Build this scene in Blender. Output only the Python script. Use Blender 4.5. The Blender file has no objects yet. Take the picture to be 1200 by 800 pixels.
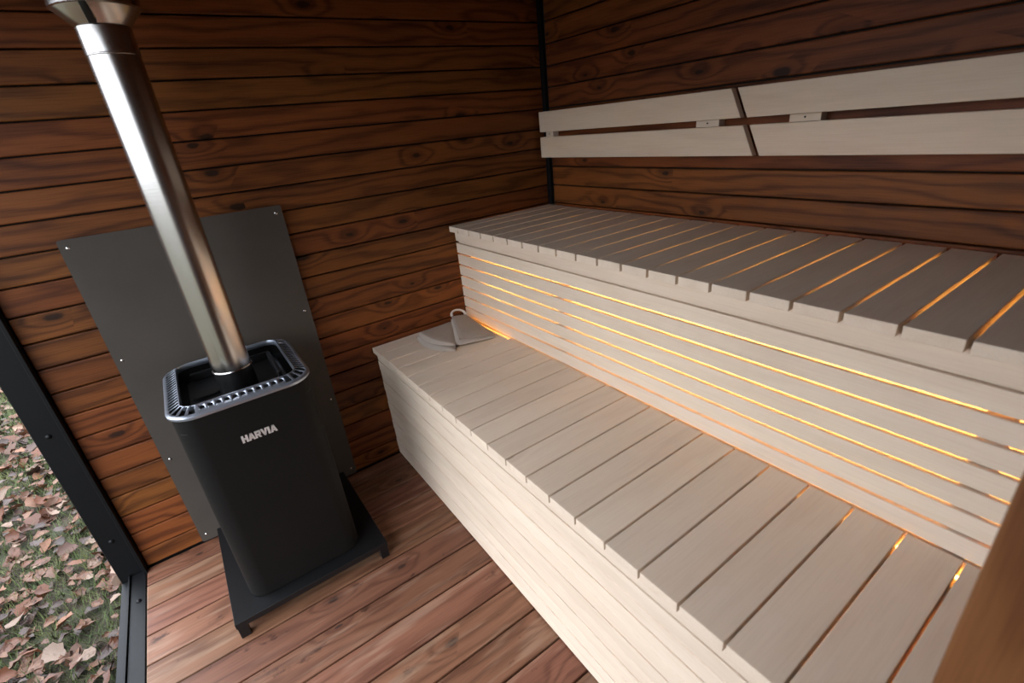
import bpy, bmesh, math, random
from mathutils import Matrix, Vector
R = math.radians
PI = math.pi
scene = bpy.context.scene
col = scene.collection

# ------------------------------------------------------------------ camera
CAM = Vector((-1.5584, -1.9128, 1.3785))
YAW, PITCH, ROLL = R(57.01748), R(-24.42766), R(-5.9966)
fw = Vector((math.cos(PITCH)*math.cos(YAW), math.cos(PITCH)*math.sin(YAW), math.sin(PITCH)))
rt = Vector((math.sin(YAW), -math.cos(YAW), 0))
up = rt.cross(fw)
rt2 = rt*math.cos(ROLL) + up*math.sin(ROLL)
up2 = up*math.cos(ROLL) - rt*math.sin(ROLL)
cd = bpy.data.cameras.new('camera')
cam = bpy.data.objects.new('camera', cd); col.objects.link(cam)
M = Matrix((rt2, up2, -fw)).transposed().to_4x4(); M.translation = CAM
cam.matrix_world = M
cd.sensor_width = 36; cd.lens = 36*561.69/1200
cd.clip_start = .02
cd.dof.use_dof = True; cd.dof.focus_distance = 1.75; cd.dof.aperture_fstop = 3.2
scene.camera = cam

# ------------------------------------------------------------------ sky and exposure
world = bpy.data.worlds.new('world'); scene.world = world
SKY = 9.0
world.use_nodes = True
bg = world.node_tree.nodes['Background']
wt = world.node_tree                                   # overcast sky: brightness grows from the horizon to the zenith as (1 + 2 sin e) / 3
_tc = wt.nodes.new('ShaderNodeTexCoord'); _sp = wt.nodes.new('ShaderNodeSeparateXYZ'); wt.links.new(_tc.outputs['Generated'], _sp.inputs[0])
_m = wt.nodes.new('ShaderNodeMath'); _m.operation = 'MULTIPLY_ADD'; _m.use_clamp = True
wt.links.new(_sp.outputs[2], _m.inputs[0]); _m.inputs[1].default_value = .667; _m.inputs[2].default_value = .333
_x = wt.nodes.new('ShaderNodeMath'); _x.operation = 'MULTIPLY'; wt.links.new(_m.outputs[0], _x.inputs[0]); _x.inputs[1].default_value = SKY
wt.links.new(_x.outputs[0], bg.inputs[1])
bg.inputs[0].default_value = (.91, .97, 1.07, 1)
vs = scene.view_settings
vs.view_transform = 'Standard'; vs.look = 'None'; vs.gamma = 1; vs.use_curve_mapping = False
vs.exposure = 0.0
LED_POWER = 450.0

# ------------------------------------------------------------------ helpers
def tag(o, label=None, cat=None, group=None, kind=None):
    if label: o['label'] = label
    if cat: o['category'] = cat
    if group: o['group'] = group
    if kind: o['kind'] = kind
    return o
def link(name, me, mat=None, parent=None, loc=(0, 0, 0), rot=(0, 0, 0)):
    o = bpy.data.objects.new(name, me); col.objects.link(o)
    if me is not None and mat is not None and not me.materials: me.materials.append(mat)
    o.location = loc; o.rotation_euler = rot
    if parent is not None:
        o.parent = parent
        # every parent sits unrotated: child coordinates given in world, shifted by the parent's place
        o.location = Vector(loc) - parent.location
    return o
def empty(name, loc):
    o = bpy.data.objects.new(name, None); col.objects.link(o)
    o.location = loc; o.empty_display_size = .1
    return o
def mesh_from(bm, name, smooth=False, angle=40):
    bmesh.ops.recalc_face_normals(bm, faces=bm.faces)
    me = bpy.data.meshes.new(name); bm.to_mesh(me); bm.free()
    if smooth:
        for p in me.polygons: p.use_smooth = True
        me.set_sharp_from_angle(angle=R(angle))
    return me
def box_bm(sx, sy, sz, bev=0.0, seg=1, bm=None, c=(0, 0, 0)):
    bm = bm or bmesh.new()
    r = bmesh.ops.create_cube(bm, size=1)
    vs_ = r['verts']
    bmesh.ops.scale(bm, vec=(sx, sy, sz), verts=vs_)
    bmesh.ops.translate(bm, vec=c, verts=vs_)
    if bev > 0:
        es = list({e for v in vs_ for e in v.link_edges})
        bmesh.ops.bevel(bm, geom=es, offset=bev, segments=seg, profile=.5, affect='EDGES')
    return bm
_cache = {}
def plank_mesh(sx, sy, sz, bev, mat):
    k = (round(sx, 4), round(sy, 4), round(sz, 4), bev, mat.name)
    if k not in _cache:
        me = mesh_from(box_bm(sx, sy, sz, bev, 2 if bev > .0015 else 1), 'plank')
        me.materials.append(mat); _cache[k] = me
    return _cache[k]
ROT_Y0 = (R(90), 0, 0)             # local x>x, y>z, z>-y : boards on the stove wall
ROT_X0 = (R(90), 0, R(-90))        # local x>-y, y>z, z>-x : boards on the bench wall
def plank(name, size, bev, mat, parent, loc, rot=(0, 0, 0)):
    return link(name, plank_mesh(*size, bev, mat), None, parent, loc, rot)
def lathe_bm(prof, n=48, c=(0, 0), bm=None, close=False):
    bm = bm or bmesh.new(); rings = []
    for r, z in prof:
        rings.append([bm.verts.new((c[0]+r*math.cos(2*PI*i/n), c[1]+r*math.sin(2*PI*i/n), z)) for i in range(n)])
    pairs = list(zip(rings, rings[1:])) + ([(rings[-1], rings[0])] if close else [])
    for a, b in pairs:
        for i in range(n): bm.faces.new((a[i], a[(i+1) % n], b[(i+1) % n], b[i]))
    return bm
def prism_bm(poly, z0, z1, bm=None):
    bm = bm or bmesh.new()
    a = [bm.verts.new((x, y, z0)) for x, y in poly]; b = [bm.verts.new((x, y, z1)) for x, y in poly]
    n = len(poly)
    bm.faces.new(a[::-1]); bm.faces.new(b)
    for i in range(n): bm.faces.new((a[i], a[(i+1) % n], b[(i+1) % n], b[i]))
    return bm
def rrect(x0, x1, y0, y1, r, seg=8):
    pts = []
    for cx, cy, a0 in ((x1-r, y1-r, 0), (x0+r, y1-r, 90), (x0+r, y0+r, 180), (x1-r, y0+r, 270)):
        for i in range(seg+1):
            a = R(a0 + 90*i/seg); pts.append((cx+r*math.cos(a), cy+r*math.sin(a)))
    return pts

# ------------------------------------------------------------------ materials
class NT:
    def __init__(s, name):
        s.m = bpy.data.materials.new(name); s.m.use_nodes = True
        s.t = s.m.node_tree; s.b = s.t.nodes['Principled BSDF']
    def n(s, kind, **kw):
        nd = s.t.nodes.new(kind)
        for k, v in kw.items():
            if k.startswith('i_'):
                key = k[2:]; key = int(key) if key.isdigit() else key
                s.put(nd, key, v)
            else: setattr(nd, k, v)
        return nd
    def put(s, nd, key, v):
        if isinstance(v, bpy.types.NodeSocket): s.t.links.new(v, nd.inputs[key])
        else: nd.inputs[key].default_value = v
    def math(s, op, a, b=0.0, c=0.0, clamp=False):
        nd = s.n('ShaderNodeMath', operation=op, use_clamp=clamp)
        s.put(nd, 0, a); s.put(nd, 1, b); s.put(nd, 2, c); return nd.outputs[0]
    def vmul(s, v, xyz):
        nd = s.n('ShaderNodeVectorMath', operation='MULTIPLY'); s.put(nd, 0, v); nd.inputs[1].default_value = xyz
        return nd.outputs[0]
    def vadd(s, a, b):
        nd = s.n('ShaderNodeVectorMath', operation='ADD'); s.put(nd, 0, a); s.put(nd, 1, b); return nd.outputs[0]
    def noise(s, v, scale=1.0, detail=3.0, rough=.5):
        return s.n('ShaderNodeTexNoise', i_Vector=v, i_Scale=scale, i_Detail=detail, i_Roughness=rough).outputs['Fac']
    def mix(s, f, a, b, blend='MIX'):
        nd = s.n('ShaderNodeMix', data_type='RGBA', blend_type=blend)
        s.put(nd, 0, f)
        for i, x in ((6, a), (7, b)):
            if isinstance(x, bpy.types.NodeSocket): s.t.links.new(x, nd.inputs[i])
            else: nd.inputs[i].default_value = (*x, 1) if len(x) == 3 else x
        return nd.outputs[2]
    def maprange(s, v, a, b, c=0.0, d=1.0, smooth=True):
        nd = s.n('ShaderNodeMapRange', interpolation_type='SMOOTHSTEP' if smooth else 'LINEAR')
        s.put(nd, 'Value', v)
        for k, x in (('From Min', a), ('From Max', b), ('To Min', c), ('To Max', d)): nd.inputs[k].default_value = x
        return nd.outputs[0]
    def bump(s, h, strength, dist):
        nd = s.n('ShaderNodeBump'); s.put(nd, 'Height', h); nd.inputs['Strength'].default_value = strength
        nd.inputs['Distance'].default_value = dist; s.t.links.new(nd.outputs[0], s.b.inputs['Normal'])
    def out(s, color=None, rough=None, **kw):
        if color is not None: s.put(s.b, 'Base Color', color if isinstance(color, bpy.types.NodeSocket) else (*color, 1))
        if rough is not None: s.put(s.b, 'Roughness', rough)
        for k, v in kw.items(): s.put(s.b, k, v)
        return s.m

def wood(name, light, dark, knot, freq=55., ringmix=.55, knot_thr=.72, rough=.5, var=.25, spec=.35, bump=.25, stain=0.0, knotscale=(4.2, 9.)):
    w = NT(name)
    tc = w.n('ShaderNodeTexCoord').outputs['Object']
    rnd = w.n('ShaderNodeObjectInfo').outputs['Random']
    cmb = w.n('ShaderNodeCombineXYZ'); w.put(cmb, 0, w.math('MULTIPLY', rnd, 61.7)); w.put(cmb, 1, w.math('MULTIPLY', rnd, 23.3)); w.put(cmb, 2, w.math('MULTIPLY', rnd, 7.9))
    v = w.vadd(tc, cmb.outputs[0])
    sx = w.n('ShaderNodeSeparateXYZ'); w.put(sx, 0, v)
    # knots: sparse cells of a 2-d voronoi over length and width
    kv = w.vmul(v, (knotscale[0], knotscale[1], 0))
    vor = w.n('ShaderNodeTexVoronoi', voronoi_dimensions='2D', i_Vector=kv, i_Scale=1.0, i_Randomness=.9)
    d = vor.outputs['Distance']
    sep = w.n('ShaderNodeSeparateColor'); w.put(sep, 0, vor.outputs['Color'])
    sel = w.math('GREATER_THAN', sep.outputs[0], knot_thr)
    wob = w.noise(w.vmul(v, (40, 40, 40)), 1, 2)
    dd = w.math('ADD', d, w.math('MULTIPLY', w.math('SUBTRACT', wob, .5), .09))
    ksize = w.math('MULTIPLY_ADD', sep.outputs[1], .06, .035)
    km = w.math('MULTIPLY', w.math('SUBTRACT', 1.0, w.maprange(w.math('DIVIDE', dd, ksize), .75, 1.5)), sel)
    kin = w.math('MULTIPLY', w.math('SUBTRACT', 1.0, w.maprange(d, .02, .5)), sel)
    # growth rings along the length, bent round the knots
    low = w.noise(w.vmul(v, (1.3, 7, 7)), 1, 3)
    ph = w.math('MULTIPLY_ADD', sx.outputs[1], freq, w.math('MULTIPLY', low, 16.0))
    ph = w.math('ADD', ph, w.math('MULTIPLY', kin, 4.5))
    ring = w.math('POWER', w.math('MULTIPLY_ADD', w.math('SINE', w.math('MULTIPLY', ph, 2.0)), .5, .5), 2.2)
    fine = w.noise(w.vmul(v, (9, 260, 260)), 1, 4, .6)
    blot = w.noise(w.vmul(v, (2.2, 11, 11)), 1, 3)
    f = w.math('MULTIPLY', ring, ringmix)
    f = w.math('MULTIPLY_ADD', w.maprange(fine, .35, .75), .32, f)
    f = w.math('MULTIPLY_ADD', w.maprange(blot, .35, .7), .28, f, clamp=True)
    c = w.mix(f, light, dark)
    c = w.mix(w.math('MULTIPLY', w.maprange(kin, .45, 1.0), .45), c, dark)
    c = w.mix(w.math('MULTIPLY', km, .9), c, knot)
    if stain > 0:
        st = w.noise(w.vmul(v, (9, 16, 16)), 1, 5, .62)
        st2 = w.noise(w.vmul(v, (3, 26, 26)), 1, 3, .6)
        c = w.mix(w.math('MULTIPLY', w.maprange(st, .60, .70), stain), c, (dark[0]*.35, dark[1]*.3, dark[2]*.3))
        c = w.mix(w.math('MULTIPLY', w.maprange(st2, .5, .72), stain*.55), c, (.34, .22, .15))
    wh = w.n('ShaderNodeTexWhiteNoise', noise_dimensions='1D'); w.put(wh, 'W', w.math('MULTIPLY', rnd, 913.0))
    hs = w.n('ShaderNodeHueSaturation'); w.put(hs, 'Color', c)
    w.put(hs, 'Value', w.math('MULTIPLY_ADD', rnd, var, 1-var/2)); w.put(hs, 'Hue', w.math('MULTIPLY_ADD', wh.outputs['Value'], .012*var*4, .5-.006*var*4))
    w.put(hs, 'Saturation', 1.0)
    if bump: w.bump(w.math('ADD', w.math('MULTIPLY', fine, .7), w.math('MULTIPLY', ring, .3)), bump, .0012)
    r = w.math('MULTIPLY_ADD', fine, .18, rough-.09)
    w.b.inputs['Specular IOR Level'].default_value = spec
    return w.out(hs.outputs[0], r)

THERMO = wood('thermo_pine_wall', (.222, .068, .0155), (.062, .0165, .004), (.018, .007, .003), freq=60, knot_thr=.78, rough=.55, var=.30, spec=.25)
FLOORW = wood('oiled_pine_floor', (.215, .096, .054), (.090, .034, .018), (.03, .016, .012), freq=48, ringmix=.5, knot_thr=.82, rough=.5, var=.28, spec=.35, stain=.85)
ASPEN = wood('pale_aspen', (.82, .678, .535), (.68, .53, .395), (.42, .29, .19), freq=22, ringmix=.20, knot_thr=.985, rough=.5, var=.09, spec=.3, bump=.12)
JAMBW = wood('brown_jamb', (.25, .100, .034), (.14, .047, .014), (.05, .02, .01), freq=60, knot_thr=.95, rough=.5, var=.05)

def metal_paint(name, c, rough, metallic=0.0, spec=.5, nscale=60, namt=.12):
    w = NT(name); tc = w.n('ShaderNodeTexCoord').outputs['Object']
    n = w.noise(tc, nscale, 4, .6)
    n2 = w.noise(tc, 6, 3)
    cc = w.mix(w.math('MULTIPLY', w.maprange(n2, .35, .7), .5), c, tuple(x*.75 for x in c))
    w.b.inputs['Metallic'].default_value = metallic; w.b.inputs['Specular IOR Level'].default_value = spec
    w.bump(n, namt*.6, .0006)
    return w.out(cc, w.math('MULTIPLY_ADD', n, namt, rough-namt/2))
BLACK = metal_paint('black_stove_paint', (.0060, .0054, .0046), .62, 0, .16)
BLACKTOP = metal_paint('black_cast_top', (.006, .006, .006), .32, 0, .5)
BASEM = metal_paint('black_base_steel', (.007, .007, .0075), .38, 0, .45)
FRAMEM = metal_paint('black_steel_frame', (.0048, .0052, .0058), .45, 0, .22)
SHIELD = metal_paint('grey_sheet', (.068, .057, .047), .55, .0, .3)
RIMM = metal_paint('galvanised_rim', (.42, .46, .53), .32, .8, .5, 90, .10)
DARKIN = metal_paint('dark_inside', (.004, .004, .004), .7)
LOGO = metal_paint('satin_letters', (.80, .77, .74), .38, .5)
CHROME = metal_paint('bright_metal', (.75, .74, .73), .22, 1.0)
def brushed(name, c, rough):
    w = NT(name); tc = w.n('ShaderNodeTexCoord').outputs['Object']
    n = w.noise(w.vmul(tc, (6, 6, 420)), 1, 3, .6)
    n2 = w.noise(w.vmul(tc, (9, 9, 5)), 1, 4, .6)
    cc = w.mix(w.maprange(n2, .4, .7), c, tuple(x*.86 for x in c))
    w.b.inputs['Metallic'].default_value = 1.0
    w.b.inputs['Anisotropic'].default_value = .4
    w.bump(n, .10, .0004)
    return w.out(cc, w.math('MULTIPLY_ADD', n2, .16, rough-.05))
STEEL = brushed('stainless_pipe', (.62, .59, .56), .20)
def felt(name, c):
    w = NT(name); tc = w.n('ShaderNodeTexCoord').outputs['Object']
    n = w.noise(tc, 420, 4, .7); n2 = w.noise(tc, 30, 3)
    cc = w.mix(w.maprange(n, .3, .75), c, tuple(x*.72 for x in c))
    cc = w.mix(w.math('MULTIPLY', w.maprange(n2, .4, .7), .25), cc, tuple(x*.8 for x in c))
    w.bump(n, .35, .001); w.b.inputs['Specular IOR Level'].default_value = .1
    return w.out(cc, .95)
FELT = felt('grey_felt', (.50, .415, .345))
FELTEDGE = felt('pale_felt_edge', (.74, .65, .56))
def led(name, c, s):
    w = NT(name); w.b.inputs['Emission Color'].default_value = (*c, 1); w.b.inputs['Emission Strength'].default_value = s
    return w.out(c, .5)
LED2 = led('warm_led_dim', (1.0, .52, .12), LED_POWER*.045)
LED = led('warm_led', (1.0, .62, .16), LED_POWER)

# ------------------------------------------------------------------ the room
SEAM0, PITCHW = .076, .0841                # seams of the wall boards
YEND = -1.886                              # inner face of the doorway wall
XFRONT = -2.035                            # inner face of the open side
ZC = 1.885                                  # ceiling
def seams(z0, z1):
    k = math.floor((z0-SEAM0)/PITCHW); out = []
    while SEAM0+k*PITCHW < z1:
        a = max(SEAM0+k*PITCHW, z0); b = min(SEAM0+(k+1)*PITCHW, z1)
        if b-a > .012: out.append((a, b))
        k += 1
    return out
GAP = .0045
wl = tag(link('wall_left', mesh_from(box_bm(2.12, .03, ZC+.142), 'w'), DARKIN, None, (-1.06+.02, .041, (ZC-.098)/2)),
         'thermally treated pine board wall behind the stove', 'wall', kind='structure')
for a, b in seams(.004, ZC-.01):
    plank('plank', (2.03, b-a-GAP, .022), .0035, THERMO, wl, (-1.02, .012, (a+b)/2), ROT_Y0)
wb = tag(link('wall_back', mesh_from(box_bm(.03, 2.05, ZC+.142), 'w'), DARKIN, None, (.041, -.98, (ZC-.098)/2)),
         'thermally treated pine board wall behind the benches', 'wall', kind='structure')
for a, b in seams(.004, ZC-.01):
    plank('plank', (1.86, b-a-GAP, .022), .0035, THERMO, wb, (.012, -.955, (a+b)/2), ROT_X0)
tr = tag(link('corner_shade_strip', mesh_from(box_bm(.018, .024, ZC-1.0, .001), 't'), FRAMEM, None, (-.0085, -.0120, 1.0+(ZC-1.0)/2-.003)),  # black strip drawn in place of the dark shadow along the corner
         'thin black strip standing in for the shadow in the corner of the two board walls', 'trim', kind='structure')
fl = tag(link('floor', mesh_from(box_bm(2.05, 3.3, .04), 'f'), DARKIN, None, (-1.02, -1.63, -.055)),
         'brown pine deck board floor of the sauna', 'floor', kind='structure')
ys = [0.0, -.099]
while ys[-1] > -3.1: ys.append(ys[-1]-.1190)
for a, b in zip(ys, ys[1:]):
    plank('floor_board', (2.03, a-b-.0058, .032), .003, FLOORW, fl, (-1.025, (a+b)/2, -.016))
ce = tag(link('ceiling', mesh_from(box_bm(2.60, 3.5, .05), 'c'), DARKIN, None, (-1.2, -1.60, ZC+.048)),
         'dark board ceiling over the sauna', 'ceiling', kind='structure')
for i in range(32):
    plank('ceiling_board', (2.0, .094, .02), .003, THERMO, ce, (-1.03, -.06-i*.0975, ZC+.011))
# doorway wall beside the camera, only its jamb shows
wn = tag(link('wall_near', mesh_from(box_bm(1.035, .11, ZC-.002), 'w'), DARKIN, None, (-.5195, YEND-.08, ZC/2)),
         'board wall at the end of the benches beside the doorway', 'wall', kind='structure')
for a, b in seams(.004, ZC-.01):
    plank('plank', (1.035, b-a-GAP, .02), .0035, THERMO, wn, (-.5195, YEND-.012, (a+b)/2), (R(90), 0, R(180)))
jm = tag(link('trim_2', plank_mesh(ZC-.02, .18, .025, .004, JAMBW), None, None, (-1.052, YEND-.09, ZC/2), (0, 0, 0)),
         'brown wooden door jamb at the end of the benches', 'door jamb', kind='structure')
jm.rotation_euler = Matrix(((0, 0, -1), (0, -1, 0), (-1, 0, 0))).to_euler()
# unseen walls added behind the doorway to keep light out of the room
for nm, sz, lc, lb_ in (('wall_rear', (2.2, .06, ZC+.122), (-1.05, -3.26, ZC/2-.039), 'unseen wall added far behind the doorway to keep light out'),
                        ('wall_right', (.06, 1.22, ZC+.122), (.03, -2.62, ZC/2-.039), 'unseen wall added in line with the bench wall to keep light out'),
                        ('wall_front', (.06, 1.27, ZC+.122), (-2.09, -2.592, ZC/2-.039), 'unseen wall added beside the open side to keep light out')):
    tag(link(nm, mesh_from(box_bm(*sz), 'w'), THERMO, None, lc), lb_, 'wall', kind='structure')
hd = tag(link('trim_3', plank_mesh(.90, .16, .10, .004, JAMBW), None, None, (-1.53, YEND-.08, ZC-.06)),
         'brown wooden head of the doorway', 'door frame', kind='structure')

# open steel framed side
fr = tag(empty('steel_frame', (-2.08, .0, -.03)), 'black steel angle frame round the open side of the sauna', 'frame')
b = box_bm(.086, .055, ZC+.02, .002, 1, None, (0, 0, 0))
link('post', mesh_from(b, 'p'), FRAMEM, fr, (-2.081, .0275, ZC/2-.02))
b = box_bm(.010, .030, ZC+.02, .001); link('post_flange', mesh_from(b, 'p'), FRAMEM, fr, (-2.043, -.015, ZC/2-.02))
b = box_bm(.046, 1.95, .010, .0015); link('sill_plate', mesh_from(b, 'p'), FRAMEM, fr, (-2.0665, -.978, -.006))
b = box_bm(.006, 1.95, .036, .001); link('sill_flange', mesh_from(b, 'p'), FRAMEM, fr, (-2.0935, -.978, -.012))
b = box_bm(.026, 1.95, .008, .001); link('sill_ledge', mesh_from(b, 'p'), FRAMEM, fr, (-2.1105, -.978, -.02))
b = box_bm(.086, 1.95, .085, .002); link('head_beam', mesh_from(b, 'p'), FRAMEM, fr, (-2.081, -.978, ZC-.0445))  # unseen beam, depth tuned to hold light off the upper walls
bolt = mesh_from(lathe_bm([(0.0001, .006), (.004, .0055), (.0075, .003), (.0085, 0), (.0085, -.002)], 14), 'bolt', True); bolt.materials.append(CHROME if False else FRAMEM)
for y in (-.155, -.62, -1.1, -1.55): link('bolt', bolt, None, fr, (-2.064, y, -.0005))
for z in (.17, .62, 1.05, 1.5): link('bolt', bolt, None, fr, (-2.088, 0.0, z), (R(90), 0, 0))

# ------------------------------------------------------------------ upper bench
def stud(parent, loc, size): return plank('stud', size, .001, ASPEN, parent, loc)
ub = tag(empty('upper_bench', (-.28, -.94, 0)), 'pale aspen upper bench with lit slits in its slatted riser', 'bench')
ZU, XU, XR = .9943, -.5873, -.562
ye = [-.004] + [-.0806-.0928*k for k in range(30)]
ye = [y for y in ye if y > YEND+.03] + [YEND+.004]
for a, b in zip(ye, ye[1:]):
    plank('seat_slat', (.568, a-b-.0075, .024), .0016, ASPEN, ub, (-.3033, (a+b)/2, ZU-.012))
L = 1.866; YM = -.005-L/2
tops = [ZU-.0245, .919, .868, .816, .765, .714, .664, .613, .562]
for i, (t, b_) in enumerate(zip(tops, tops[1:])):
    g = .0072 if i else .006
    h = t-b_-g
    plank('riser_board', (L, h, .011), .0012, ASPEN, ub, (XR+.0055, YM, (t-g/2+b_+g/2)/2 if i else b_+g/2+h/2+.0029), ROT_X0)
plank('riser_board', (L, .120, .011), .0012, ASPEN, ub, (XR+.0055, YM, .498), ROT_X0)  # unseen board added to stop cavity light leaking under the riser
# carcass: front and back rails, studs
plank('front_rail', (L, .095, .040), .001, ASPEN, ub, (-.5275, YM, .9215), ROT_X0)  # made deep to dim the upper slits
plank('rear_rail', (L, .045, .045), .001, ASPEN, ub, (-.062, YM, .9465), ROT_X0)
for y in (-.125, -.695, -1.81):
    plank('stud', (.85, .040, .028), .001, ASPEN, ub, (-.5335, y, .429), (0, R(90), 0))
plank('strip_blocker_rail', (L, .036, .012), .001, ASPEN, ub, (-.5125, YM, .588), ROT_X0)  # unseen rail placed to block direct strip light from the slits
b = box_bm(.003, L-.06, .012); link('light_strip', mesh_from(b, 'led'), LED, ub, (-.5045, YM, .588))
plank('end_bounce_panel', (.455, .86, .008), .001, ASPEN, ub, (-.27, -.0085, .452), ROT_Y0)  # pale panel added to brighten the slits near the stove wall
plank('back_bounce_panel', (L, .88, .010), .001, ASPEN, ub, (-.030, YM, .465), ROT_X0)  # unseen pale reflector added to spread the strip's light in the cavity
# ------------------------------------------------------------------ lower bench
lb = tag(empty('lower_bench', (-.8, -.94, 0)), 'pale aspen lower bench of crosswise slats with a closed board front', 'bench')
ZL, XL = .5625, -1.0352
ye = [-.3718+.0916*(4-k) for k in range(30)]
ye = [y for y in ye if y > YEND+.03] + [YEND+.004]
for a, b in zip(ye, ye[1:]):
    ln = .4712 if a < -.30 else .4585
    plank('seat_slat', (ln, a-b-.0048, .024), .0016, ASPEN, lb, (XL+ln/2, (a+b)/2, ZL-.012))
tops = [ZL-.0245, .498, .447]
while tops[-1] > .06: tops.append(tops[-1]-.0511)
tops.append(.004)
for i, (t, b_) in enumerate(zip(tops, tops[1:])):
    g = .0052 if i == 1 else .0034
    plank('front_board', (L, t-b_-g, .020), .0020, ASPEN, lb, (-1.013+(.0 if i % 2 else .0014), YM, (t+b_)/2), ROT_X0)
plank('front_rail', (L, .045, .045), .001, ASPEN, lb, (-.978, YM, .5145), ROT_X0)
plank('rear_rail', (L, .045, .030), .001, ASPEN, lb, (-.632, YM, .5145), ROT_X0)
for y in (-.125, -.70, -1.81):
    plank('stud', (.48, .040, .028), .001, ASPEN, lb, (-.978, y, .25), (0, R(90), 0))
b = box_bm(.008, L-.06, .003); link('light_strip', mesh_from(b, 'led'), LED2, lb, (-.580, YM, .532))

# ------------------------------------------------------------------ backrests
def slant(y, z): return y + (z-1.409)*(.09/.196)     # joint between the two panels runs aslant
def board_mesh(y0, y1, z0, z1, s0, s1, t, mat):
    # local x = -y world, y = z world, z = thickness
    cy, cz = (y0+y1)/2, (z0+z1)/2
    pts = []
    for z in (z0, z1):
        a = slant(y0, z) if s0 else y0; b_ = slant(y1, z) if s1 else y1
        pts.append((a, b_, z))
    (a0, b0, _), (a1, b1, _) = pts
    poly = [(-(a0-cy), z0-cz), (-(b0-cy), z0-cz), (-(b1-cy), z1-cz), (-(a1-cy), z1-cz)]
    bm = prism_bm(poly, -t/2, t/2)
    bmesh.ops.bevel(bm, geom=list(bm.edges), offset=.0015, segments=1, affect='EDGES')
    me = mesh_from(bm, 'board'); me.materials.append(mat)
    return me, (cy, cz)
for (y0, y1, s0, s1, blocks, lab) in (
        (-.022, -.966, False, True, (-.062, -.875), 'two-board pale aspen backrest panel ending in the board wall corner'),
        (-.986, YEND+.006, True, False, (-1.182, -1.80), 'two-board pale aspen backrest panel running on past the slanted joint')):
    br = tag(empty('backrest', (-.02, (y0+y1)/2, 1.21)), lab, 'backrest')
    for z0, z1 in ((1.325, 1.409), (1.216, 1.304)):
        me, (cy, cz) = board_mesh(y0, y1, z0, z1, s0, s1, .024, ASPEN)
        link('backrest_board', me, None, br, (-.048, cy, cz), ROT_X0)
    for yb in blocks:
        sp = plank('support_block', (.085 if yb < -.1 else .05, .15, .0335), .001, ASPEN, br, (-.0185, yb, 1.312), ROT_X0)
        link('screw', bolt, None, sp, (0, 0, 0)); s_ = col.objects[-1]
        s_.location = (0, .003, .0165); s_.scale = (.32, .32, .32)

# ------------------------------------------------------------------ heat shield
hs = tag(empty('heat_shield', (-1.543, -.02, .019)), 'flat dark grey sheet metal heat shield behind the stove', 'heat shield')
bm = prism_bm(rrect(-.307, .307, -.588, .588, .008, 3), -.001, .001)
link('sheet', mesh_from(bm, 's'), SHIELD, hs, (-1.543, -.025, .607), ROT_Y0)
scr = mesh_from(lathe_bm([(0.0001, .0022), (.003, .002), (.0048, .0004), (.0048, -.001)], 12), 'screw', True); scr.materials.append(CHROME)
spc = mesh_from(lathe_bm([(.006, -.0115), (.006, .0115)], 12), 'spacer', True); spc.materials.append(BASEM)
for x in (-1.830, -1.257):
    for z in (1.170, .804, .409, .049):
        link('screw', scr, None, hs, (x, -.026, z), (R(90), 0, 0))
        link('spacer', spc, None, hs, (x, -.0122, z), (R(90), 0, 0))

# ------------------------------------------------------------------ stove
SX0, SX1, SYF, SYB, SZ0, SZ1 = -1.730, -1.368, -.507, -.100, .072, .748
SCX, SCY = (SX0+SX1)/2, (SYF+SYB)/2
st = tag(empty('sauna_stove', (SCX, SCY, 0)), 'black wood burning sauna stove on a raised steel base plate', 'stove')
bm = prism_bm(rrect(SX0-SCX, SX1-SCX, SYF-SCY, SYB-SCY, .055, 12), 0, SZ1-SZ0)
be = [e for e in bm.edges if all(abs(v.co.z) < 1e-6 for v in e.verts)]
bmesh.ops.bevel(bm, geom=be, offset=.006, segments=3, affect='EDGES')
top = [f for f in bm.faces if all(v.co.z > SZ1-SZ0-1e-4 for v in f.verts)]
bmesh.ops.delete(bm, geom=top, context='FACES')
link('body', mesh_from(bm, 'body', True, 30), BLACK, st, (SCX, SCY, SZ0))
# base plate with folded edge and feet
bp_ = link('base_plate', mesh_from(box_bm(.495, .505, .004, .0008), 'bp'), BASEM, st, (-1.5425, -.3035, .066))
link('front_flange', mesh_from(box_bm(.495, .003, .018, .0006), 'bp'), BASEM, st, (-1.5425, -.5545, .0565))
link('side_flange', mesh_from(box_bm(.003, .50, .018, .0006), 'bp'), BASEM, st, (-1.7885, -.303, .0565))
link('side_flange', mesh_from(box_bm(.003, .50, .018, .0006), 'bp'), BASEM, st, (-1.2965, -.303, .0565))
footm = mesh_from(box_bm(.028, .028, .062, .001), 'foot'); footm.materials.append(BASEM)
for x in (-1.774, -1.311):
    for y in (-.540, -.075): link('foot', footm, None, st, (x, y, .0325))
link('underside_riser', mesh_from(box_bm(.30, .34, .007), 'ur'), BASEM, st, (SCX, SCY, .0705))
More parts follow.
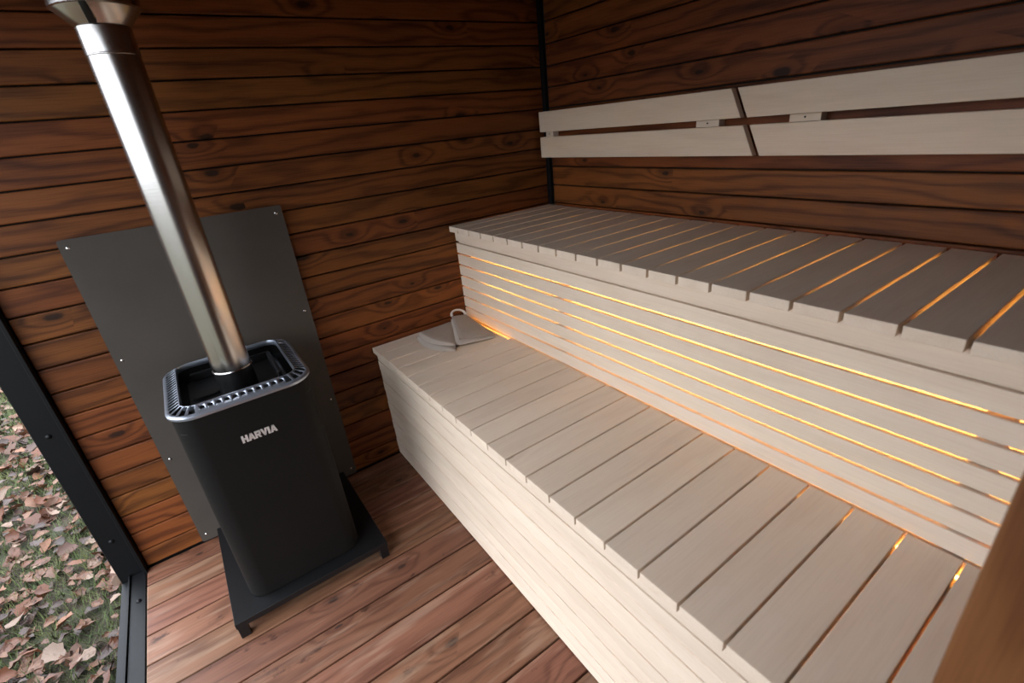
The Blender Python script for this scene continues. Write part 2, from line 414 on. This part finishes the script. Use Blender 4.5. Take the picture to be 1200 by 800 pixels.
# pierced rim: outline sampled into cells, slots at the ends and round holes along the long sides
def rim_outline(off, n_long, n_end, n_cor):
    # returns list of (x, y, kind) around, counter clockwise from right end front corner
    r = .075; x0, x1 = SX0-.006-SCX+off, SX1+.006-SCX-off; y0, y1 = SYF-.006-SCY+off, SYB+.006-SCY-off
    r = max(r-off, .012)
    P = []
    def seg(ax, ay, bx, by, n, k):
        for i in range(n): P.append((ax+(bx-ax)*i/n, ay+(by-ay)*i/n, k))
    def arc(cx, cy, a0, n):
        for i in range(n):
            a = R(a0+90*i/n); P.append((cx+r*math.cos(a), cy+r*math.sin(a), 'c'))
    seg(x1, y0+r, x1, y1-r, n_end, 'e'); arc(x1-r, y1-r, 0, n_cor)
    seg(x1-r, y1, x0+r, y1, n_long, 'l'); arc(x0+r, y1-r, 90, n_cor)
    seg(x0, y1-r, x0, y0+r, n_end, 'e'); arc(x0+r, y0+r, 180, n_cor)
    seg(x0+r, y0, x1-r, y0, n_long, 'l'); arc(x1-r, y0+r, 270, n_cor)
    return P
NL, NE, NCR = 11, 42, 12
secs = [(.006, .742), (-.002, .745), (-.003, .752), (.002, .7565), (.008, .7575), (.0340, .7690), (.037, .7695), (.0385, .764), (.0385, .752)]
bm = bmesh.new(); rings = []
for off, z in secs:
    rings.append([(bm.verts.new((x, y, z-SZ0)), k) for x, y, k in rim_outline(off, NL, NE, NCR)])
N = len(rings[0])
# alternate end cells are open slots
slot_flag = []
run = 0; prev = None
for i in range(N):
    k = rings[0][i][1]
    if k == 'l': slot_flag.append('hole'); run = 0
    else:
        run += 1; slot_flag.append('slot' if run % 3 else 'solid')
for s in range(len(secs)-1):
    for i in range(N):
        j = (i+1) % N
        a, b_, c, d = rings[s][i][0], rings[s][j][0], rings[s+1][j][0], rings[s+1][i][0]
        if s == 4 and slot_flag[i] == 'slot': continue
        if s == 4 and slot_flag[i] == 'hole':
            q = [a.co.copy(), b_.co.copy(), c.co.copy(), d.co.copy()]
            ctr = (q[0]+q[1]+q[2]+q[3])/4
            ux = (q[1]-q[0]).normalized(); uy = ((q[3]+q[2])/2-(q[0]+q[1])/2).normalized()
            oc = [bm.verts.new(ctr+ux*.0066*math.cos(R(t))+uy*.0066*math.sin(R(t))) for t in range(0, 360, 30)]
            # corner order a(-x,-y) b(+x,-y) c(+x,+y) d(-x,+y): stitch to the 12-gon
            for tri in ((b_, oc[0], oc[11]), (b_, oc[11], oc[10]), (b_, oc[10], oc[9]), (b_, c, oc[0]), (c, oc[1], oc[0]), (c, oc[2], oc[1]), (c, oc[3], oc[2]),
                        (c, d, oc[3]), (d, oc[4], oc[3]), (d, oc[5], oc[4]), (d, oc[6], oc[5]), (d, a, oc[6]), (a, oc[7], oc[6]), (a, oc[8], oc[7]), (a, oc[9], oc[8]), (a, b_, oc[9])):
                bm.faces.new(tri)
            continue
        bm.faces.new((a, b_, c, d))
rim = link('rim', mesh_from(bm, 'rim', True, 45), RIMM, st, (SCX, SCY, SZ0))
rim['label'] = 'pierced grey metal rim round the stove top'
md = rim.modifiers.new('thick', 'SOLIDIFY'); md.thickness = .0016; md.offset = -1
# dark tray below the rim and sunken top plate
bm = prism_bm(rrect(SX0+.004-SCX, SX1-.004-SCX, SYF+.004-SCY, SYB-.004-SCY, .04, 8), 0, .003)
link('tray', mesh_from(bm, 'tray'), DARKIN, st, (SCX, SCY, .700))
bm = prism_bm(rrect(-.135, .135, -.158, .158, .03, 6), 0, .010)
bmesh.ops.bevel(bm, geom=[e for e in bm.edges if all(v.co.z > .009 for v in e.verts)], offset=.003, segments=2, affect='EDGES')
link('top_plate', mesh_from(bm, 'tp', True), BLACKTOP, st, (SCX, SCY, .704))
bm = prism_bm(rrect(-.042, .042, -.022, .022, .021, 8), 0, .007)
bmesh.ops.bevel(bm, geom=[e for e in bm.edges if all(v.co.z > .006 for v in e.verts)], offset=.003, segments=2, affect='EDGES')
link('blank_cover', mesh_from(bm, 'bc', True), BLACKTOP, st, (SCX-.09, SCY+.0, .7145))
b = box_bm(.012, .20, .030, .002); link('top_rib', mesh_from(b, 'r'), BLACKTOP, st, (SCX+.115, SCY+.03, .729))
b = box_bm(.24, .012, .026, .002); link('top_rib', mesh_from(b, 'r'), BLACKTOP, st, (SCX, SCY+.145, .727))
# raised metal letters on the front (drawn as polygons, local x right, y up, unit height 1)
def letter(polys, x, w, name='letter'):
    bm = bmesh.new()
    for p in polys: prism_bm([(px*w, py) for px, py in p], 0, .12, bm)
    me = mesh_from(bm, name); me.materials.append(LOGO)
    H = .0225
    for v in me.vertices: v.co = (v.co.x*H, v.co.y*H, v.co.z*H)
    return me
A_ = [[(0, 0), (.34, 0), (.46, .42), (.60, 1), (.34, 1)], [(.40, 1), (.66, 1), (1, 0), (.68, 0)], [(.30, .2), (.72, .2), (.66, .38), (.36, .38)]]
H_ = [[(0, 0), (.36, 0), (.36, 1), (0, 1)], [(.64, 0), (1, 0), (1, 1), (.64, 1)], [(.30, .38), (.7, .38), (.7, .62), (.30, .62)]]
R_ = [[(0, 0), (.34, 0), (.34, 1), (0, 1)], [(.3, .76), (.8, .76), (.9, 1), (.3, 1)], [(.66, .5), (.98, .5), (.98, .88), (.86, 1), (.66, .9)], [(.3, .36), (.9, .36), (.98, .56), (.3, .56)], [(.36, .4), (.68, .4), (1, 0), (.64, 0)]]
V_ = [[(0, 1), (.34, 1), (.62, 0), (.36, 0)], [(.66, 1), (1, 1), (.64, 0), (.38, 0)]]
I_ = [[(0, 0), (1, 0), (1, 1), (0, 1)]]
xs = 0
for polys, w in ((H_, .74), (A_, .80), (R_, .72), (V_, .80), (I_, .28), (A_, .80)):
    link('letter', letter(polys, 0, w), None, st, (-1.593+xs, SYF-.0002, .6225), ROT_Y0)
    xs += (w+.06)*.0225*.93

# ------------------------------------------------------------------ chimney pipe
PX, PY, PR = -1.549, -.325, .0530
cp = tag(empty('chimney_pipe', (PX, PY, .715)), 'brushed stainless steel chimney pipe rising from the stove', 'chimney pipe')
link('collar', mesh_from(lathe_bm([(PR-.002, -.022), (PR+.001, -.022), (PR-.001, .05), (PR-.006, .05)], 56), 'p', True), BLACKTOP, cp, (PX, PY, .737))
link('lower_ring', mesh_from(lathe_bm([(PR-.003, 0), (PR+.0015, .0005), (PR+.0025, .003), (PR+.0015, .0055), (PR-.003, .006)], 56), 'p', True), CHROME, cp, (PX, PY, .785))
link('pipe', mesh_from(lathe_bm([(PR, 0), (PR, .40), (PR, .818)], 64), 'p', True), STEEL, cp, (PX, PY, .790))
link('joint_ring', mesh_from(lathe_bm([(PR-.001, 0), (PR+.0012, .001), (PR+.0018, .003), (PR+.0012, .005), (PR-.001, .006)], 56), 'p', True), STEEL, cp, (PX, PY, 1.605))
link('upper_pipe', mesh_from(lathe_bm([(PR+.001, 0), (PR+.001, .052), (PR-.003, .052)], 64), 'p', True), STEEL, cp, (PX, PY, 1.610))
link('flared_cone', mesh_from(lathe_bm([(PR-.004, 0), (PR-.002, .002), (PR+.030, .036), (PR+.031, .040)], 64), 'p', True), STEEL, cp, (PX, PY, 1.660))
link('cone_band', mesh_from(lathe_bm([(PR+.030, 0), (PR+.034, .002), (PR+.034, .020), (PR+.028, .022), (PR+.028, ZC-1.70)], 64), 'p', True), STEEL, cp, (PX, PY, 1.697))
b = box_bm(.016, .010, .05, .003, 2); link('damper_latch', mesh_from(b, 'p', True), BASEM, cp, (PX-.018, PY-.070, 1.685), (R(28), 0, R(-15)))

# ------------------------------------------------------------------ felt hats on the lower bench
def fold_mesh(ap0, ap1, h0, h1, bulge, zt, zb, puff, org, nu=16, nv=10):
    # felt piece: narrow tip edge ap0-ap1, wide hem h0-h1 (x, y, z), curved hem, soft puffed top, rounded rim
    bm = bmesh.new(); A0, A1, H0, H1 = (Vector(p) for p in (ap0, ap1, h0, h1))
    mid = ((H0+H1)-(A0+A1))/2; mid.z = 0; mid.normalize()
    top, bot = [], []
    for i in range(nu+1):
        u = i/nu; rt_, rb_ = [], []
        for j in range(nv+1):
            v = j/nv
            p = (A0.lerp(A1, u)).lerp(H0.lerp(H1, u), v) + mid*bulge*4*u*(1-u)*v
            eu = min(1, min(u, 1-u)*9)**.5; ev = min(1, min(v, 1-v)*9)**.5
            e = eu*ev
            z = p.z + puff*math.sin(PI*u)*(.35+.65*v)*ev
            rt_.append(bm.verts.new((p.x-org[0], p.y-org[1], z-zt*(1-e)*.5)))
            zbot = zb if zb is not None else z-zt
            rb_.append(bm.verts.new((p.x-org[0], p.y-org[1], min(zbot, z-zt) + (zt*(1-e)*.5 if zb is None else 0))))
        top.append(rt_); bot.append(rb_)
    for i in range(nu):
        for j in range(nv):
            bm.faces.new((top[i][j], top[i+1][j], top[i+1][j+1], top[i][j+1]))
            bm.faces.new((bot[i][j], bot[i][j+1], bot[i+1][j+1], bot[i+1][j]))
    for i in range(nu):
        for j in (0, nv): bm.faces.new((top[i][j], bot[i][j], bot[i+1][j], top[i+1][j]))
    for j in range(nv):
        for i in (0, nu): bm.faces.new((top[i][j], top[i][j+1], bot[i][j+1], bot[i][j]))
    return mesh_from(bm, 'felt', True, 70)
HZ = ZL+.0003
o1 = (-.74, -.17)
h1 = tag(empty('felt_hat', (*o1, HZ)), 'folded grey felt sauna hat lying flat with its curved double hem showing', 'hat')
link('lower_layer', fold_mesh((-.660, -.050, .010), (-.655, -.075, .010), (-.848, -.058, .011), (-.800, -.322, .011), .046, .010, None, .000, o1), FELT, h1, (*o1, HZ))
link('hem', fold_mesh((-.836, -.060, .0115), (-.789, -.310, .0115), (-.850, -.058, .0115), (-.802, -.324, .0115), .047, .0105, None, .000, o1, 16, 3), FELTEDGE, h1, (*o1, HZ))
link('upper_layer', fold_mesh((-.664, -.052, .022), (-.660, -.072, .022), (-.838, -.060, .026), (-.788, -.305, .026), .040, .009, None, .004, o1), FELT, h1, (*o1, HZ))
link('hem', fold_mesh((-.828, -.062, .0265), (-.780, -.297, .0265), (-.839, -.060, .0265), (-.789, -.306, .0265), .041, .0095, None, .002, o1, 16, 3), FELTEDGE, h1, (*o1, HZ))
o2 = (-.67, -.18)
h2 = tag(empty('felt_hat', (*o2, HZ)), 'folded grey felt sauna hat with a hanging loop at its tip', 'hat')
T0, T1 = (-.657, -.036, .040), (-.592, -.056, .036)
link('lower_layer', fold_mesh((-.666, -.044, .030), (-.600, -.064, .028), (-.782, -.300, .024), (-.606, -.328, .009), .004, .009, None, .003, o2), FELTEDGE, h2, (*o2, HZ))
link('upper_layer', fold_mesh(T0, T1, (-.760, -.292, .038), (-.604, -.320, .019), .004, .009, None, .008, o2), FELT, h2, (*o2, HZ))
def tube_bm(pts, rx, rz, n=8):
    bm = bmesh.new(); rings = []
    for i, p in enumerate(pts):
        p = Vector(p); t = (Vector(pts[min(i+1, len(pts)-1)])-Vector(pts[max(i-1, 0)])).normalized()
        s = t.cross(Vector((.3, .8, .5))).normalized(); u = t.cross(s)
        rings.append([bm.verts.new(p+s*rx*math.cos(2*PI*k/n)+u*rz*math.sin(2*PI*k/n)) for k in range(n)])
    for a, b in zip(rings, rings[1:]):
        for k in range(n): bm.faces.new((a[k], a[(k+1) % n], b[(k+1) % n], b[k]))
    bm.faces.new(rings[0][::-1]); bm.faces.new(rings[-1])
    return bm
lp = []
for i in range(21):
    a = PI*i/20                           # loop standing over the tip from its one corner to the other
    t = (1-math.cos(a))/2
    lp.append((T0[0]+.003+(T1[0]-T0[0]-.006)*t-o2[0], T0[1]-.002+(T1[1]-T0[1])*t-o2[1]+.012*math.sin(a), T0[2]-.004+(T1[2]-T0[2])*t+.024*math.sin(a)**.7))
link('loop', mesh_from(tube_bm(lp, .0065, .0028), 'loop', True, 80), FELTEDGE, h2, (*o2, HZ))

# ------------------------------------------------------------------ ground outside with grass and leaves
GZ = -.20
w = NT('turf_soil'); tc = w.n('ShaderNodeTexCoord').outputs['Object']
n1 = w.noise(tc, 9, 5, .6); n2 = w.noise(tc, 70, 4, .6)
cc = w.mix(w.maprange(n1, .4, .62), (.028, .034, .011), (.040, .026, .015)); cc = w.mix(w.math('MULTIPLY', n2, .6), cc, (.03, .025, .012))
w.bump(n2, .8, .02); SOIL = w.out(cc, .95)
bm = bmesh.new(); bmesh.ops.create_grid(bm, x_segments=140, y_segments=140, size=45)
rg = random.Random(5)
for v in bm.verts: v.co.z = rg.uniform(-.012, .0)
gr = tag(link('ground', mesh_from(bm, 'g', True, 180), SOIL, None, (-2, -1, GZ)), 'bare soil and turf outside the open side', 'ground', kind='structure')
w = NT('grass_blade'); tc = w.n('ShaderNodeTexCoord').outputs['Object']; n1 = w.noise(tc, 14, 3)
GRASS = w.out(w.mix(w.maprange(n1, .35, .65), (.048, .075, .015), (.095, .105, .030)), .7)
vs_, fs_ = [], []
rg = random.Random(11)
def patch_ok(x, y): return math.sin(x*7.3+1.3*math.sin(y*5))+math.sin(y*6.1+x*3) > -.75
while len(fs_) < 90000:
    x = rg.uniform(-4.6, -2.14); y = rg.uniform(-2.3, 5.2)
    if rg.random() > .35 and not patch_ok(x, y): continue
    a = rg.uniform(0, 2*PI); h = rg.uniform(.02, .06); l = rg.uniform(.015, .05); ww = rg.uniform(.0015, .003)
    dx, dy = math.cos(a), math.sin(a); b0 = len(vs_)
    vs_ += [(x-dy*ww, y+dx*ww, GZ-.012), (x+dy*ww, y-dx*ww, GZ-.012), (x+dx*l, y+dy*l, GZ+h)]
    fs_.append((b0, b0+1, b0+2))
me = bpy.data.meshes.new('grass'); me.from_pydata(vs_, [], fs_); me.materials.append(GRASS)
tag(link('grass', me), 'short green autumn grass outside the open side', 'grass', kind='stuff')
def leafmat(name, c1, c2):
    w = NT(name); tc = w.n('ShaderNodeTexCoord').outputs['Object']; rnd = w.n('ShaderNodeObjectInfo').outputs['Random']
    n = w.noise(tc, 60, 4, .65)
    c = w.mix(w.maprange(n, .35, .7), c1, c2)
    hs_ = w.n('ShaderNodeHueSaturation'); w.put(hs_, 'Color', c); w.put(hs_, 'Value', w.math('MULTIPLY_ADD', rnd, .65, .48)); w.put(hs_, 'Saturation', 1.12)
    w.bump(n, .3, .002)
    return w.out(hs_.outputs[0], .55)
LM = [leafmat('leaf_russet', (.125, .046, .022), (.065, .022, .011)), leafmat('leaf_tan', (.165, .080, .046), (.095, .042, .024)),
      leafmat('leaf_dark', (.05, .024, .015), (.026, .012, .009)), leafmat('leaf_pale', (.24, .165, .12), (.15, .09, .062))]
LN = ['russet', 'tan', 'dark brown', 'pale buff']
def leaf_geo(rg):
    L_, W_ = 1.0, rg.uniform(.55, .8); c1 = rg.uniform(-1.2, 1.6); c2 = rg.uniform(-.4, 2.2); tw = rg.uniform(-1.2, 1.2)
    V, F = [], []; nu = 6
    for i in range(nu+1):
        t = i/nu; hw = W_*.5*math.sin(PI*min(1, t**.8))**.75*(1+.16*math.sin(i*2.6)); x = (t-.5)*L_
        for s in (-1, -.5, 0, .5, 1):
            y = s*hw
            V.append((x, y, c1*x*x*.6 + c2*y*y*1.1 + tw*x*y + (.02 if s == 0 else 0)))
    for i in range(nu):
        for j in range(4):
            a = i*5+j; F.append((a, a+1, a+6, a+5))
    k = len(V); V += [(.5, .012, .15*c1), (.5, -.012, .15*c1), (.72, 0, .12)]; F.append((k, k+1, k+2))
    return V, F
rg = random.Random(23)
leafs = []
for m in range(4):
    row = []
    for s in range(4):
        V, F = leaf_geo(rg); me = bpy.data.meshes.new('leaf'); me.from_pydata(V, [], F); me.materials.append(LM[m])
        for p in me.polygons: p.use_smooth = True
        row.append(me)
    leafs.append(row)
# area of ground the camera sees past the steel post
def seen(x, y, z=GZ, lim=(0, 168, 430, 800)):
    d = Vector((x, y, z))-CAM; zz = d.dot(fw)
    if zz < .1: return False
    px = 600+561.69*d.dot(rt2)/zz; py = 400-561.69*d.dot(up2)/zz
    return -40 < px < lim[1]+6 and lim[2]-10 < py < 830 and x < -2.13
wts = (0, 0, 0, 1, 1, 1, 2, 2, 3)
placed = 0; tries = 0; rest = []
while placed < 300 and tries < 60000:
    tries += 1
    x = rg.uniform(-3.3, -2.14); y = rg.uniform(-.5, 3.4)
    if not seen(x, y): continue
    if rg.random() < .35 and patch_ok(x, y): continue
    m = rg.choice(wts); s = rg.uniform(.055, .100)
    o = link('fallen_leaf', leafs[m][rg.randrange(4)], None, None, (x, y, GZ+rg.uniform(.012, .045)), (rg.uniform(-.8, .8), rg.uniform(-.8, .8), rg.uniform(0, 2*PI)))
    o.scale = (s, s, s)
    tag(o, 'curled %s fallen leaf lying in the grass outside' % LN[m], 'leaf', '%s fallen leaves on the grass' % LN[m]); placed += 1
# leaf litter beyond what the frame shows
V, F, MI = [], [], []
geos = [leaf_geo(rg) for _ in range(6)]
n = 0
while n < 7000:
    x = rg.uniform(-4.6, -2.16); y = rg.uniform(-2.0, 5.0)
    v, f = geos[rg.randrange(6)]; s = rg.uniform(.03, .07)
    mt = Matrix.LocRotScale(Vector((x, y, GZ+rg.uniform(.008, .035))), Matrix.Rotation(rg.uniform(0, 2*PI), 3, 'Z').to_quaternion() @ Matrix.Rotation(rg.uniform(-.5, .5), 3, 'X').to_quaternion(), Vector((s, s, s)))
    b0 = len(V); V += [tuple(mt @ Vector(p)) for p in v]; F += [tuple(b0+k for k in q) for q in f]; MI += [rg.choice(wts)]*len(f); n += 1
me = bpy.data.meshes.new('litter'); me.from_pydata(V, [], F)
for m in LM: me.materials.append(m)
me.polygons.foreach_set('material_index', MI)
tag(link('leaf_litter', me), 'litter of small brown leaf scraps spread through the grass', 'leaves', kind='stuff')
